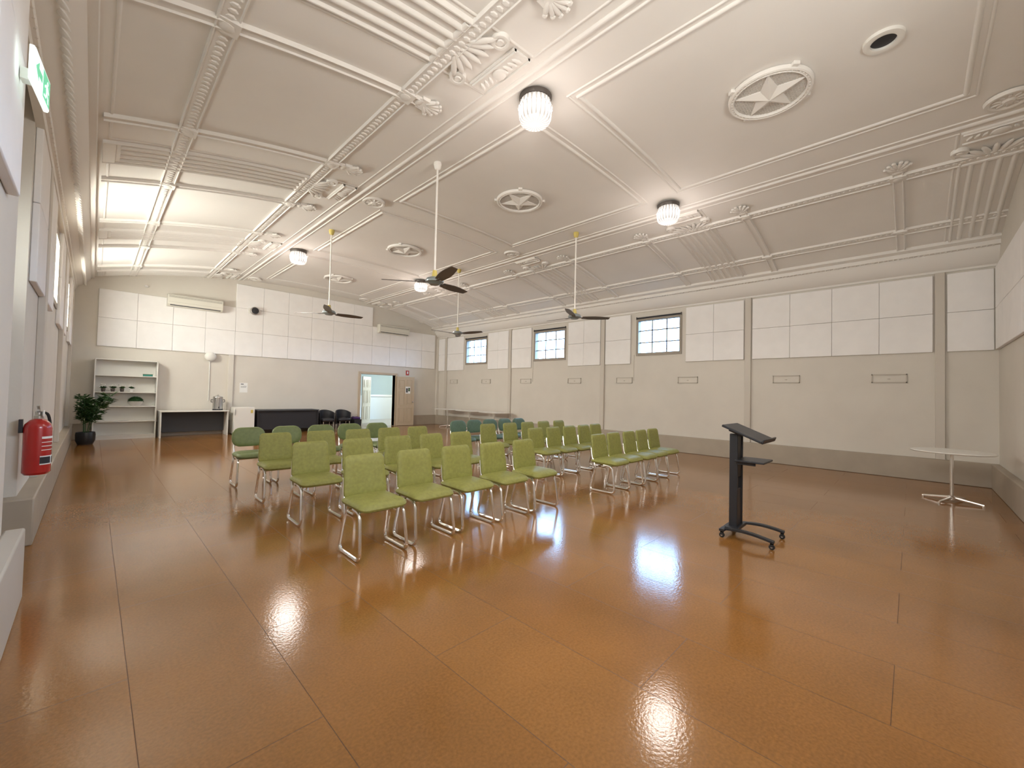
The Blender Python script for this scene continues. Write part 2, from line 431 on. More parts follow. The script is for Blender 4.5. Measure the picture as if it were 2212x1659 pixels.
# ------------------------------------------------------------ windows
def window(idx,x,y0,y1,z0,z1,s,swap=False,nc=3):
    mb=MB(); f=.045
    def B(a,b,mi=0):
        if swap: a,b=(a[1],a[0],a[2]),(b[1],b[0],b[2])
        mb.box(a,b,mi)
    xa,xb=(x-.02*s,x+.12*s); xa,xb=min(xa,xb),max(xa,xb)
    B((xa,y0-.025,z0-.04),(xb,y0+f,z1)); B((xa,y1-f,z0-.04),(xb,y1+.025,z1))
    B((xa,y0+f,z0-.04),(xb,y1-f,z0+f)); B((xa,y0+f,z1-f-.02),(xb,y1-f,z1+.03))
    xm=x+.07*s
    for k in range(1,nc):
        yy=y0+(y1-y0)*k/nc
        B((xm-.01,yy-.017,z0+f),(xm+.01,yy+.017,z1-f-.02),1)
    for k in (1,2):
        zz=z0+(z1-z0)*k/3; B((xm-.01,y0+f,zz-.016),(xm+.01,y1-f,zz+.016),1)
    mb.obj('window_%d'%idx,['winf','bar'],kind='structure',bevel=.003)
for i,(a,b) in enumerate(WIN): window(i+1,XR,a,b,2.66,3.69,1)
for i,(a,b) in enumerate(LW): window(i+4,XL,a,b,2.66,3.69,-1)
window(6,-.75,4.35,5.65,2.25,3.1,-1)
window(7,-.38,*FILL_LEFT,2.66,3.69,-1)  # added window out of view, frames the left fill light
window(8,YN,*FILL_FRONT,2.66,3.69,-1,True,6)  # added window behind the camera, frames the front fill light
for i,(a,b) in enumerate(WIN):
    e=thing('rolled_blind',(XR-.03,(a+b)/2,3.71),'dark rolled-up roller blind above a high window','blind',group='rolled blinds over the windows')
    w=(b-a)/2
    MB().tube([(0,-w,0),(0,w,0)],.022,10).obj('roll','blackp',e)
    MB().box((-.02,-w-.015,-.035),(.03,-w,.035)).obj('bracket','bronze',e)
    MB().box((-.02,w,-.035),(.03,w+.015,.035)).obj('bracket','bronze',e)
# ------------------------------------------------------------ acoustic panels
PM={}
def apanel(w,h,loc,face,grp):
    key=(round(w,2),round(h,2))
    if key not in PM:
        mb=MB(); g=.002
        mb.box((-w/2+g,0,g),(w/2-g,.05,h-g)); PM[key]=mb.obj('acoustic_panel','panel',bevel=.008); o=PM[key]
    else:
        o=PM[key].copy(); COL.objects.link(o)
    o.location=loc; o.rotation_euler=(0,0,{'-Y':math.pi,'-X':math.pi/2,'+X':-math.pi/2,'+Y':0}[face])
    o['label']='square white fabric-covered acoustic panel fixed high on the wall'; o['category']='acoustic panel'; o['group']=grp
pw=.772
for c in range(14):
    for r in range(3):
        if r==2 and not 4<=c<=9: continue
        w=.70 if c==13 else pw
        apanel(w,.765,(.04+pw*c+w/2,YF-.001,2.48+.765*r),'-Y','white acoustic panels on the end wall')
def colR(y0,y1,n):
    w=(y1-y0)/n
    for k in range(n):
        for r in range(2): apanel(w,.72,(XR-.001,y0+w*(k+.5),2.40+.72*r),'-X','white acoustic panels on the window wall')
for a in ((-.28,2.73,4),(2.91,4.30,2),(5.90,6.74,1),(6.92,8.15,2),(9.78,10.76,1),(10.94,12.08,2),(13.62,14.76,1),(-1.03,-.46,1),(14.94,15.4,1)): colR(*a)
for a in ((5.9,6.85,1),(7.14,8.2,2),(9.75,10.72,1),(10.98,12.1,2),(13.6,14.72,1)):
    w=(a[1]-a[0])/a[2]
    for k in range(a[2]):
        for r in range(2): apanel(w,.75,(XL+.001,a[0]+w*(k+.5),2.40+.75*r),'+X','white acoustic panels on the side wall')
for k in range(2):
    for r in range(2): apanel(.9,.75,(-.379,1.9+.9*(k+.5),2.52+.75*r),'+X','white acoustic panels on the side wall')
for k in range(5):
    for r in range(2): apanel(.77,.72,(10.85-.77*(k+.5),YN+.001,2.40+.72*r),'+Y','white acoustic panels on the front wall')
for y in (14.3,12.2,10.05,7.9,6.1,4.25,2.05,.33):
    e=MB(); w,h=.26,.085
    e.box((-.02,-w,-h),(0,w,-h+.018),1).box((-.02,-w,h-.018),(0,w,h),1).box((-.02,-w,-h),(0,-w+.018,h),1).box((-.02,w-.018,-h),(0,w,h),1).box((-.004,-w,-h),(0,w,h),0).box((-.022,-.02,-.02),(0,.02,.0),1)
    e.obj('wall_vent',['wall','ventw'],loc=(XR-.001,y,1.92),label='painted-over rectangular wall vent cover',category='vent',group='painted wall vents')
# ------------------------------------------------------------ far door and hall
mb=MB()
mb.box((DX0-.09,YF-.035,0),(DX0,YF+.22,DZ+.09)).box((DX1,YF-.035,0),(DX1+.09,YF+.22,DZ+.09)).box((DX0,YF-.035,DZ),(DX1,YF+.22,DZ+.09))
trim(mb,'doort',bevel=.006)
def doorleaf(mb,w,h,t,mi=0):
    mb.box((0,0,.01),(w,t,h),mi)
    s=.09; cw=(w-3*s)/2
    for c in range(2):
        x0=s+c*(cw+s)
        for z0,z1 in ((.15,.75),(.88,1.45),(1.58,h-.13)):
            for yy,dy in ((0,-.012),(t,.012)):
                ya,yb=min(yy,yy+dy),max(yy,yy+dy)
                mb.box((x0,ya,z0),(x0+.02,yb,z1),mi).box((x0+cw-.02,ya,z0),(x0+cw,yb,z1),mi).box((x0,ya,z0),(x0+cw,yb,z0+.02),mi).box((x0,ya,z1-.02),(x0+cw,yb,z1),mi)
                mb.box((x0+.05,min(yy,yy+dy*.7),z0+.05),(x0+cw-.05,max(yy,yy+dy*.7),z1-.05),mi)
mb=MB(); doorleaf(mb,.78,2.06,.04); mb.obj('door_1','doort',loc=(DX1+.03,YF-.10,0),rotz=R(-8),kind='structure',bevel=.003)
mb=MB(); doorleaf(mb,.74,2.06,.04); mb.obj('door_2','doort',loc=(DX0+.01,YF+.24,0),rotz=R(88),kind='structure',bevel=.003)
mb=MB(); mb.lathe([(.012,0),(.012,.04),(.026,.05),(.028,.07),(.0,.08)],(0,0,0),12,axis='Y'); mb.obj('door_3','steel',loc=(DX1+.72,YF-.19,1.0),rotz=math.pi,kind='structure')
hx0,hx1,hy1=6.3,12.0,19.5
mb=MB(); mb.box((hx0,YF+.2,-.1),(hx1,hy1,0)); mb.obj('floor_hall','hallfloor',kind='structure')
mb=MB(); mb.box((hx0,YF+.2,2.7),(hx1,hy1,2.8)); mb.obj('ceiling_hall','hallpaint',kind='structure')
mb=MB(); mb.box((hx0,hy1,0),(hx1,hy1+.1,1.2),0); mb.box((hx0,hy1,1.2),(hx1,hy1+.1,2.8),1); mb.obj('wall_hall_end',['hallpaint','glaze'],kind='structure')
mb=MB(); mb.box((hx1,YF+.2,0),(hx1+.1,hy1,1.2),0); mb.box((hx1,YF+.2,1.2),(hx1+.1,hy1,2.8),1); mb.box((hx0-.1,YF+.2,0),(hx0,hy1,2.8),0); mb.obj('wall_hall_side',['hallpaint','glaze'],kind='structure')
mb=MB(); mb.box((9.4,hy1-.06,1.15),(11.9,hy1,1.25)); trim(mb,'white')
mb=MB(); doorleaf(mb,.78,2.06,.04); mb.obj('door_4','cream',loc=(8.22,17.1,0),rotz=R(38),kind='structure',bevel=.003)
mb=MB(); doorleaf(mb,.62,2.06,.04); mb.obj('door_5','cream',loc=(-.80,5.63,0),rotz=R(-90),kind='structure',bevel=.003)
mb=MB(); doorleaf(mb,.62,2.06,.04); mb.obj('door_6','cream',loc=(-.80,4.99,0),rotz=R(-90),kind='structure',bevel=.003)
# ------------------------------------------------------------ ceiling fixtures
def medallion(loc):
    e=thing('ceiling_medallion',loc,'round white plaster ceiling vent with a raised five-pointed star','ceiling medallion',group='star medallions along the ceiling')
    mb=MB(); mb.lathe([(.355,-.02),(.36,-.05),(.367,-.058),(.375,-.05),(.39,-.05),(.40,-.058),(.415,-.05),(.42,-.01),(.355,-.01)],seg=48,cap=False); 
    for k in range(48):
        a=2*math.pi*k/48; mb.blob((.382*math.cos(a),.382*math.sin(a),-.051),.010,.010,.007,seg=6,rings=4)
    mb.obj('rim','plaster',e)
    for a in (45,135,225,315):
        mb=MB()
        c,s=math.cos(R(a)),math.sin(R(a)); m=Matrix.Translation((c*.43,s*.43,0))@Matrix.Rotation(R(a),4,'Z')
        mb.box((-.02,-.035,-.04),(.03,.035,.0),0,m)
        mb.obj('bracket','plaster',e,bevel=.008)
    mb=MB(); mb.lathe([(.36,-.025),(.36,-.01)],seg=48)
    for k in range(-13,14):
        o=k*.026; L=math.sqrt(max(0,.355**2-o*o))
        mb.box((o-.005,-L,-.030),(o+.005,L,-.025)); mb.box((-L,o-.005,-.030),(L,o+.005,-.025))
    mb.obj('lattice_panel','vplaster' ,e)
    mb=MB(); top=mb.bm.verts.new((0,0,-.105)); ring=[]
    for k in range(10):
        a=R(90+36*k+100); r=.355 if k%2==0 else .14; ring.append(mb.bm.verts.new((r*math.cos(a),r*math.sin(a),-.040 )))
    low=[mb.bm.verts.new((v.co.x,v.co.y,-.02)) for v in ring]
    for k in range(10):
        j=(k+1)%10; mb.face([top,ring[k],ring[j]]); mb.face([ring[k],ring[j],low[j],low[k]])
    mb.face(low); mb.obj('star','plaster',e,smooth=False)
    return e
e=medallion((CX,BAYS[0],cz(CX))); reg(e)
for c in BAYS[1:]: dup(e,(CX,c,cz(CX)))
for x in (3.52,7.18):
    for y in (-.79,7.12,15.02):
        mb=MB(); mb.lathe([(.0,-.05),(.04,-.05),(.06,-.03),(.14,-.02),(.16,-.04),(.19,-.04),(.20,0)],seg=28)
        for k in range(10):
            a=2*math.pi*k/10; mb.blob((.1*math.cos(a),.1*math.sin(a),-.025),.05,.018,.016,Matrix.Rotation(a,3,'Z'),seg=6,rings=4)
        trim(mb,loc=(x,y,cz(x)),label='round plaster rosette')
e=thing('round_ceiling_vent',(5.3,.2,cz(5.3)),'round white-rimmed ceiling vent with a dark opening','vent')
MB().lathe([(.10,0),(.10,-.03),(.115,-.035),(.155,-.03),(.16,0)],seg=36,cap=False).obj('rim','white',e)
MB().lathe([(.10,-.006),(.10,-.001)],seg=36).obj('opening','blackp',e)
def lamp(loc):
    e=thing('ceiling_light',loc,'lit ribbed-glass jar ceiling light with a dark bronze collar','ceiling light',group='lit ceiling lights')
    MB().lathe([(.0,0),(.175,0),(.192,-.012),(.192,-.03),(.186,-.045),(.180,-.06),(.17,-.065)],seg=40).obj('collar','bronze',e)
    MB().lathe([(.165,-.06),(.178,-.07),(.182,-.13),(.198,-.14),(.202,-.155),(.192,-.17),(.188,-.23),(.182,-.275),(.165,-.31),(.14,-.325),(.05,-.335),(.0,-.335)],seg=60,rib=.014,cap=False).obj('glass_shade','lamp',e,angle=20)
    return e
LP=[(3.52,3.16),(7.18,3.16),(3.52,11.07),(7.12,11.07)]
e=lamp((*LP[0],cz(LP[0][0])-.005)); reg(e)
for p in LP[1:]: dup(e,(*p,cz(p[0])-.005))
def fan(loc,rot,cm='yellow'):
    e=thing('ceiling_fan',loc,'three-bladed ceiling fan on a long white rod with yellow fittings','ceiling fan',rotz=rot,group='ceiling fans')
    D=loc[2]-3.12
    MB().lathe([(.0,0),(.055,0),(.06,-.03),(.045,-.09),(.025,-.11),(.0,-.11)],seg=20).obj('canopy',cm,e)
    MB().tube([(0,0,-.1),(0,0,-D+.1)],.015,10).obj('rod','fanrod',e)
    MB().lathe([(.0,-D+.17),(.03,-D+.17),(.045,-D+.08),(.04,-D+.06),(.0,-D+.06)],seg=20).obj('coupling','yellow',e)
    MB().lathe([(.0,-D+.07),(.06,-D+.07),(.12,-D+.045),(.14,-D+.01),(.135,-D-.01),(.10,-D-.02),(.07,-D-.045),(.0,-D-.05)],seg=32).obj('motor_housing','motor',e)
    for k in range(3):
        mb=MB(); m=Matrix.Rotation(R(120*k),4,'Z')
        prev=None
        for i in range(13):
            t=i/12; x=.17+.62*t; w=.055+.028*math.sin(math.pi*min(1,t*1.1)); w=w if i<12 else .045
            tw=R(-13); z=-D-.005+.02*t
            P=[]
            for sgn in (-1,1):
                for h in ((-.004,.004) if sgn<0 else (.004,-.004)):
                    P.append(m@Vector((x,sgn*w*math.cos(tw),z+sgn*w*math.sin(tw)+h)))
            r=mb.ring(P)
            if prev: mb.bridge(prev,r)
            else: mb.face(r)
            prev=r
        mb.face(prev)
        mb.box((.10,-.022,-D-.012),(.26,.022,-D-.003),0,m)
        mb.obj('blade','blade',e)
    return e
fan((3.57,5.18,cz(3.57)),R(15),'fanrod'); fan((3.55,9.1,cz(3.55)),R(5)); fan((7.16,5.17,cz(7.16)),R(85)); fan((7.16,9.2,cz(7.16)),R(50))
# ------------------------------------------------------------ chairs
def chair(kind,matl,label,grp):
    e=thing('stacking_chair',(0,0,0),label,'chair',group=grp)
    def seatf(x,y,z):
        f=max(0,(-y-.10)); b=max(0,y-.12)
        return Vector((x,y-.01,.445+z-.9*f*f+.6*b*b))
    mb=MB(); mb.pad(.455,.46,.095,.07 if kind==0 else .12,seatf); mb.obj('seat',matl,e)
    hw=.43 if kind==0 else .45; hh=.385 if kind==0 else .29; zc=.65 if kind==0 else .69
    def bf(x,v,z): return Vector((x*(1-.10*(v/hh+.5)*(kind==0)),.205+.16*v-.45*x*x-z,zc+v))
    mb=MB(); mb.pad(hw,hh,.065,.05 if kind==0 else .12,bf,p=7); mb.obj('backrest',matl,e)
    for s in (-1,1):
        x=.212*s
        pts=fillet([(x*.93,-.02,.405),(x*.97,-.17,.40),(x*1.05,-.23,.015),(x*1.05,.20,.015),(x*.98,.11,.36),(x*.93,.185,.50),(x*.86,.215,.64)],.07,5)
        MB().tube(pts,.0148,8).obj('leg','chrome',e)
    for yy,zz in ((-.15,.40),(.08,.38)): MB().tube([(-.2,yy,zz),(.2,yy,zz)],.010,8).obj('crossbar','chrome',e)
    reg(e); return e
LA='olive-green padded stacking chair with chrome sled base'
LB='faded green stacking chair with rounded backrest and chrome frame'
LC='teal-green stacking chair with rounded backrest and chrome frame'
rows=[(0,3.53,[1.83,2.38,2.93,3.48,4.04]),(0,4.81,[1.79,2.37,2.92,3.48,4.02]),(0,6.0,[1.77,2.37,2.92,3.46,4.0]),
      (1,7.18,[1.72,2.26,2.8,3.32,3.85]),
      (0,3.35,[5.62,6.10,6.58,7.06,7.54]),(0,4.66,[5.63,6.12,6.61,7.10,7.58]),(0,5.80,[5.50,6.12,6.66,7.22,7.76]),(2,6.95,[5.63,6.12,6.6,7.08,7.56])]
protos={}
for kind,y,xs in rows:
    for x in xs:
        jy=y+random.uniform(-.02,.02); rz=R(random.uniform(-1.2,1.2))
        if kind not in protos:
            protos[kind]=chair(0 if kind==0 else 1,{0:'green',1:'green2',2:'teal'}[kind],{0:LA,1:LB,2:LC}[kind],'rows of stacking chairs')
            protos[kind].location=(x,jy,0); protos[kind].rotation_euler=(0,0,rz)
        else: dup(protos[kind],(x,jy,0),rz)
# ------------------------------------------------------------ lectern
e=thing('lectern',(4.85,1.22,0),'black metal rolling lectern with slanted top and small shelf','lectern')
mb=MB()
mb.box((-.10,.09,.08),(-.07,.17,1.08)).box((.07,.09,.08),(.10,.17,1.08)).box((-.07,.10,.10),(.07,.115,.50)).box((-.07,.10,.62),(.07,.115,1.06)).box((-.07,.145,.62),(.07,.16,1.05))
mb.obj('column','black',e,bevel=.006)
mt=Matrix.Translation((-.02,.01,1.095))@Matrix.Rotation(R(22),4,'X')
mb=MB(); mb.box((-.25,-.19,-.012),(.25,.20,.012),0,mt).box((-.25,-.205,-.012),(.25,-.19,.035),0,mt).box((-.10,.02,-.05),(.10,.16,-.012),0,mt)
mb.obj('reading_top','black',e,bevel=.006)
mb=MB(); mb.box((-.18,-.17,.80),(.18,.10,.818)).box((-.12,-.08,.765),(-.105,.10,.80)).box((.105,-.08,.765),(.12,.10,.80)); mb.obj('shelf','black',e,bevel=.004)
mb=MB()
for s in (-1,1):
    P=[]
    for i in range(11):
        t=i/10; P.append(Vector((s*(.14+.08*math.sin(math.pi/2*t)),.23-.5*t,.075+.03*math.sin(math.pi*t))))
    for i in range(10):
        a,b=P[i],P[i+1]
        q=[(-.025,-.012),(.025,-.012),(.025,.012),(-.025,.012)]
        ra=mb.ring([a+Vector((u,0,v)) for u,v in q]); rb=mb.ring([b+Vector((u,0,v)) for u,v in q])
        mb.bridge(ra,rb)
        if i==0: mb.face(ra)
        if i==9: mb.face(rb)
mb.box((-.22,.18,.065),(.22,.23,.09)); mb.box((-.17,.07,.08),(.17,.19,.11))
mb.obj('base_frame','black',e,bevel=.003)
for sx,sy in ((-.20,.205),(.20,.205),(-.22,-.25),(.22,-.25)):
    mb=MB(); mb.lathe([(.0,-.012),(.022,-.012),(.026,-.006),(.026,.006),(.022,.012),(.0,.012)],(sx,sy,.026),16,0,'X'); mb.lathe([(.01,-.014),(.01,.014)],(sx,sy,.026),10,1,'X')
    mb.box((sx-.018,sy-.012,.03),(sx-.014,sy+.012,.066)).box((sx+.014,sy-.012,.03),(sx+.018,sy+.012,.066)).box((sx-.018,sy-.012,.056),(sx+.018,sy+.012,.066))
    mb.obj('caster',['rubber','steel'],e)
# ------------------------------------------------------------ cafe tables
def cafe(loc,w,l,label,rot=0,grp=None):
    e=thing('pedestal_table',loc,label,'table',rotz=rot,group=grp)
    mb=MB(); mb.pad(w,l,.028,min(w,l)/2-.001,lambda x,y,z:Vector((x,y,.735+z)),n=10,p=40); mb.obj('tabletop','white',e)
    MB().tube([(0,0,.05),(0,0,.715)],.022,14).lathe([(.09,.705),(.09,.72)],seg=20).lathe([(.05,.03),(.05,.07),(.03,.09)],seg=20).obj('pedestal','chrome',e)
    mb=MB()
    for k in range(4):
        a=R(45+90*k); c,s=math.cos(a),math.sin(a)
        mb.tube([(c*.03,s*.03,.06),(c*.34,s*.34,.022)],.016,8,rad=[.022,.013]); mb.lathe([(.016,0),(.016,.02)],(c*.33,s*.33,0),10)
    mb.obj('star_base','chrome',e)
    return e
cafe((8.95,-.42,0),.90,.90,'round white pedestal table with chrome four-star base',R(20))
e=cafe((10.45,11.1,0),.78,1.38,'white oval-ended pedestal table against the window wall',0,'tables along the window wall'); reg(e)
dup(e,(10.45,12.52,0)); dup(e,(10.45,13.94,0))
# ------------------------------------------------------------ bookcase etc.
BX,BY=.02,15.12
e=thing('bookcase',(BX,BY,0),'tall white open bookcase with five shelves','bookcase')
W,H,D=1.25,2.13,.33
MB().box((0,0,0),(.025,D,H)).box((W-.025,0,0),(W,D,H)).box((0,0,H-.025),(W,D,H)).box((.025,D-.012,.08),(W-.025,D,H-.025)).box((.025,.02,0),(W-.025,.035,.08)).obj('body','white',e,bevel=.002)
SZ=[.08,.46,.86,1.24,1.68]
for z in SZ: MB().box((.025,.005,z),(W-.025,D-.012,z+.022)).obj('shelf','white',e)
def bowlplant(x,z):
    p=thing('potted_plant',(x,BY+.10,z),'round green plant in a white bowl planter on the shelf','plant',group='bowl planters in the bookcase')
    MB().lathe([(.0,0),(.08,0),(.13,.06),(.155,.13),(.145,.13),(.12,.10),(.0,.10)],seg=24).obj('bowl','white',p)
    mb=MB()
    for i in range(320):
        u=random.random()*2*math.pi; v=random.random()**.6*math.pi/2
        d=Vector((math.cos(u)*math.sin(v),math.sin(u)*math.sin(v),math.cos(v)*.8))
        mb.leafq(Vector((0,0,.12))+d*.10,d+Vector((random.uniform(-.4,.4),random.uniform(-.4,.4),random.uniform(-.3,.4))),Vector((0,0,1)),.075,.03)
    mb.blob((0,0,.12),.14,.14,.11); mb.obj('foliage','leaf2',p,smooth=False)
bowlplant(BX+.22,.884); bowlplant(BX+.82,.884)
for i,(dx,hh) in enumerate(((.18,.10),(.36,.11),(.54,.10),(.72,.10))):
    p=thing('small_potted_flower',(BX+dx,BY+.12,1.263),'small flowering plant in a pale pot on the shelf','plant',group='small pots in the bookcase')
    MB().lathe([(.0,0),(.035,0),(.048,.09),(.042,.09),(.0,.08)],seg=16).obj('pot','bronze' if i<3 else 'white',p)
    mb=MB()
    for k in range(60):
        a=random.random()*6.28; d=Vector((math.cos(a),math.sin(a),random.uniform(.3,1.4)))
        mb.leafq(Vector((0,0,.085)),d,Vector((0,0,1)),random.uniform(.06,hh),.03,0)
    for k in range(12): mb.blob((random.uniform(-.07,.07),random.uniform(-.05,.05),random.uniform(.13,.2)),.016,.016,.013,seg=6,rings=4,mi=1)
    mb.obj('foliage',['leaf','white'],p,smooth=False)
MB().box((-.1,-.06,0),(.1,.06,.045)).box((-.105,-.065,.045),(.105,.065,.06),1).obj('storage_tin',['tealbox','leaf2'],loc=(BX+1.05,BY+.15,1.703),bevel=.004,label='small teal storage tin on the shelf',category='tin')
p=thing('potted_tree',(-.08,14.2,0),'leafy indoor plant in a black floor pot','plant')
MB().lathe([(.0,0),(.13,0),(.17,.1),(.175,.24),(.165,.30),(.15,.30),(.15,.26),(.0,.26)],seg=28).obj('pot','pot',p)
MB().lathe([(.0,.262),(.149,.262),(.149,.268),(.0,.268)],seg=20,cap=False).obj('soil','soil',p)
st=MB(); lf=MB()
for i in range(9):
    a=i*2*math.pi/9+.3; r=random.uniform(.1,.42); h=random.uniform(.8,1.25)
    tip=Vector((max(-.12,math.cos(a)*r),math.sin(a)*r,h)); b=Vector((math.cos(a)*.04,math.sin(a)*.04,.26)); mid=(b+tip)/2+Vector((-math.cos(a)*.05,-math.sin(a)*.05,.1))
    pts=[b*(1-t)**2+mid*2*t*(1-t)+tip*t*t for t in [k/8 for k in range(9)]]
    st.tube(pts,.006,6)
    for k in range(3,9):
        q=pts[k]
        for j in range(7):
            b2=random.random()*6.28; d=Vector((math.cos(b2),math.sin(b2),random.uniform(-.3,.6)))
            if q.x+d.x*.3<-.3: d.x=abs(d.x)
            lf.leafq(q+d*.02,d,Vector((0,0,1)),random.uniform(.11,.2),.055)
            lf.leafq(q+d*.10,d+Vector((0,0,.3)),Vector((0,0,1)),random.uniform(.1,.15),.045)
st.obj('stem','leaf2',p); lf.obj('foliage','leaf',p,smooth=False)
def desk(name,loc,w,d,h,mats,label):
    e=thing(name,loc,label,'table')
    MB().box((0,0,h-.03),(w,d,h)).obj('tabletop',mats[0],e,bevel=.003)
    for x in (.01,w-.04): MB().box((x,.04,0),(x+.03,d-.03,h-.03)).obj('leg_panel',mats[1],e,bevel=.003)
    MB().box((.04,mats[3],.12),(w-.04,mats[3]+.02,h-.03)).obj('modesty_panel',mats[2],e)
    return e
desk('desk',(1.32,14.80,0),1.60,.66,.75,('white','white','dark',.5),'white-topped desk with dark grey modesty panel')
desk('desk',(3.66,14.75,0),1.88,.70,.75,('dark','blackp','blackp',.08),'black desk with full-width modesty panel')
p=thing('hot_water_urn',(2.68,15.12,.75),'stainless steel hot water urn on the desk','urn')
MB().lathe([(.0,.03),(.13,.03),(.13,.38),(.135,.385),(.0,.385)],seg=32).obj('body','steel',p)
MB().lathe([(.12,0),(.13,.0),(.13,.05),(.12,.05)],seg=28).obj('base','blackp',p)
MB().lathe([(.13,.385),(.12,.41),(.03,.43),(.0,.43)],seg=28,cap=False).lathe([(.0,.47),(.02,.465),(.015,.43)],seg=12).obj('lid','steel',p)
for s in (-1,1): MB().tube(fillet([(s*.13,0,.32),(s*.17,0,.32),(s*.17,0,.24),(s*.13,0,.24)],.02),.008,8).obj('handle','blackp',p)
MB().tube([(0,-.13,.08),(0,-.18,.08),(0,-.18,.05)],.009,8).box((-.008,-.2,.085),(.008,-.16,.11)).obj('tap','blackp',p)
p=thing('bar_fridge',(3.04,14.78,0),'small white bar fridge with energy label','fridge')
MB().box((0,.04,.02),(.55,.55,.84)).obj('body','white',p,bevel=.01)
MB().box((0,0,.06),(.55,.038,.84)).obj('door','white',p,bevel=.01)
MB().box((.44,-.003,.66),(.50,0,.76)).obj('energy_label','yellow',p)
MB().box((.02,-.02,.60),(.035,0,.78)).obj('handle','steel',p,bevel=.003)
for fx,fy in ((.03,.06),(.46,.06),(.03,.46),(.46,.46)): MB().box((fx,fy,0),(fx+.06,fy+.06,.02)).obj('foot','blackp',p)
def tub(loc,rot,m='blackp'):
    p=thing('tub_armchair',loc,'low black tub armchair beside the desk','armchair',rotz=rot,group='black armchairs by the doorway')
    MB().pad(.42,.42,.14,.08,lambda x,y,z:Vector((x,y,.36+z))).obj('seat',m,p)
    mb=MB(); prev=None
    for i in range(15):
        a=R(-10+200*i/14); c,s=math.cos(a),math.sin(a); top=.62+.1*max(0,s)
        r=mb.ring([(c*.23,s*.27,.2),(c*.26,s*.31,.2),(c*.27,s*.33,top),(c*.24,s*.28,top)])
        if prev: mb.bridge(prev,r)
        else: mb.face(r)
        prev=r
    mb.face(prev); mb.obj('shell_back',m,p,bevel=.01)
    for sx in (-.18,.18):
        for sy in (-.16,.2): MB().tube([(sx,sy,0),(sx*.95,sy*.95,.3)],.014,8).obj('leg','chrome',p)
tub((5.90,15.0,0),0); tub((6.50,15.02,0),R(-3))
p=thing('storage_crate',(6.86,14.85,0),'black crate with a purple cloth on top','crate')
MB().box((0,0,0),(.26,.4,.35)).box((-.01,-.01,.32),(.27,.41,.36)).obj('box_body','blackp',p,bevel=.01)
MB().pad(.25,.36,.1,.06,lambda x,y,z:Vector((x+.13,y+.2,.40+z+.015*math.sin(30*x)*math.cos(24*y)))).obj('cloth','purple',p)
p=thing('wall_lamp',(2.50,YF,2.38),'round white wall lamp with conduit running down the wall','wall lamp')
MB().blob((0,-.10,0),.15,.10,.14,seg=20,rings=12).obj('globe','white',p)
MB().box((-.05,-.03,-.16),(.05,-.0,.0)).tube([(0,-.02,-.1),(0,-.02,-1.35)],.013,8).obj('conduit','white',p)
def ac(loc,w):
    p=thing('split_air_conditioner',loc,'wall-mounted white split-system air conditioner above the panels','air conditioner',group='wall air conditioners')
    mb=MB(); prof=[(0,0),(-.16,.0),(-.225,.05),(-.235,.12),(-.235,.31),(-.20,.345),(0,.345)]
    A=mb.ring([(0,y,z) for y,z in prof]); B=mb.ring([(w,y,z) for y,z in prof]); mb.bridge(A,B); mb.face(A); mb.face(B); mb.obj('casing','ac',p,bevel=.008)
    mb=MB()
    for k in range(4): mb.box((.03,-.241,.29-.014*k),(w-.03,-.236,.294-.014*k))
    mb.box((.02,-.238,.115),(w-.02,-.236,.118)); mb.obj('intake_grille','vent',p)
    MB().box((.06,-.215,.02),(w-.06,-.16,.05),0).obj('outlet_louvre','dark',p)
ac((1.42,YF-.053,3.76),1.32); ac((7.95,YF-.053,3.78),1.35)
p=thing('wall_speaker',(3.62,YF-.05,3.96),'small round dark wall speaker on a bracket','speaker')
MB().box((-.16,-.05,-.08),(-.04,0,.08)).tube([(-.1,-.04,0),(0,-.1,0)],.02,8).obj('bracket','white',p)
MB().lathe([(.0,0),(.11,0),(.13,-.06),(.13,-.14),(.11,-.16)],(0,0,0),24,axis='Y').obj('housing','steel',p)
MB().lathe([(.0,-.175),(.09,-.165),(.105,-.16),(.10,-.15)],(0,0,0),24,axis='Y').obj('cone','blackp',p)
MB().box((-.11,-.004,-.155),(.11,0,.155),0).box((-.08,-.005,.10),(.0,-.004,.125),1).box((-.08,-.005,.04),(.08,-.004,.05),1).box((-.08,-.005,0),(.07,-.004,.01),1).obj('paper_notice',['paper','dark'],loc=(3.42,YF,1.45),label='white paper notice taped to the wall',category='notice')
MB().box((-.11,-.004,-.15),(.11,0,.15),0).box((-.08,-.006,-.1),(.0,-.004,.08),1).box((.02,-.006,-.05),(.09,-.004,.1),2).obj('door_poster',['paper','dark','leaf'],loc=(DX1+.50,YF-.19,1.50),rotz=R(-8),label='small printed poster on the open door',category='poster')
MB().box((-.07,-.02,-.10),(.07,0,.10),0).box((-.03,-.022,-.05),(.03,-.02,.06),1).obj('fire_sign',['red','paper'],loc=(9.42,YF,2.24),bevel=.002,label='small red fire sign on the wall above the door',category='sign')
MB().blob((0,-.03,0),.05,.05,.035,seg=12,rings=8).obj('motion_sensor','white',loc=(.98,YF-.01,4.25),label='small white motion sensor on the wall',category='sensor')
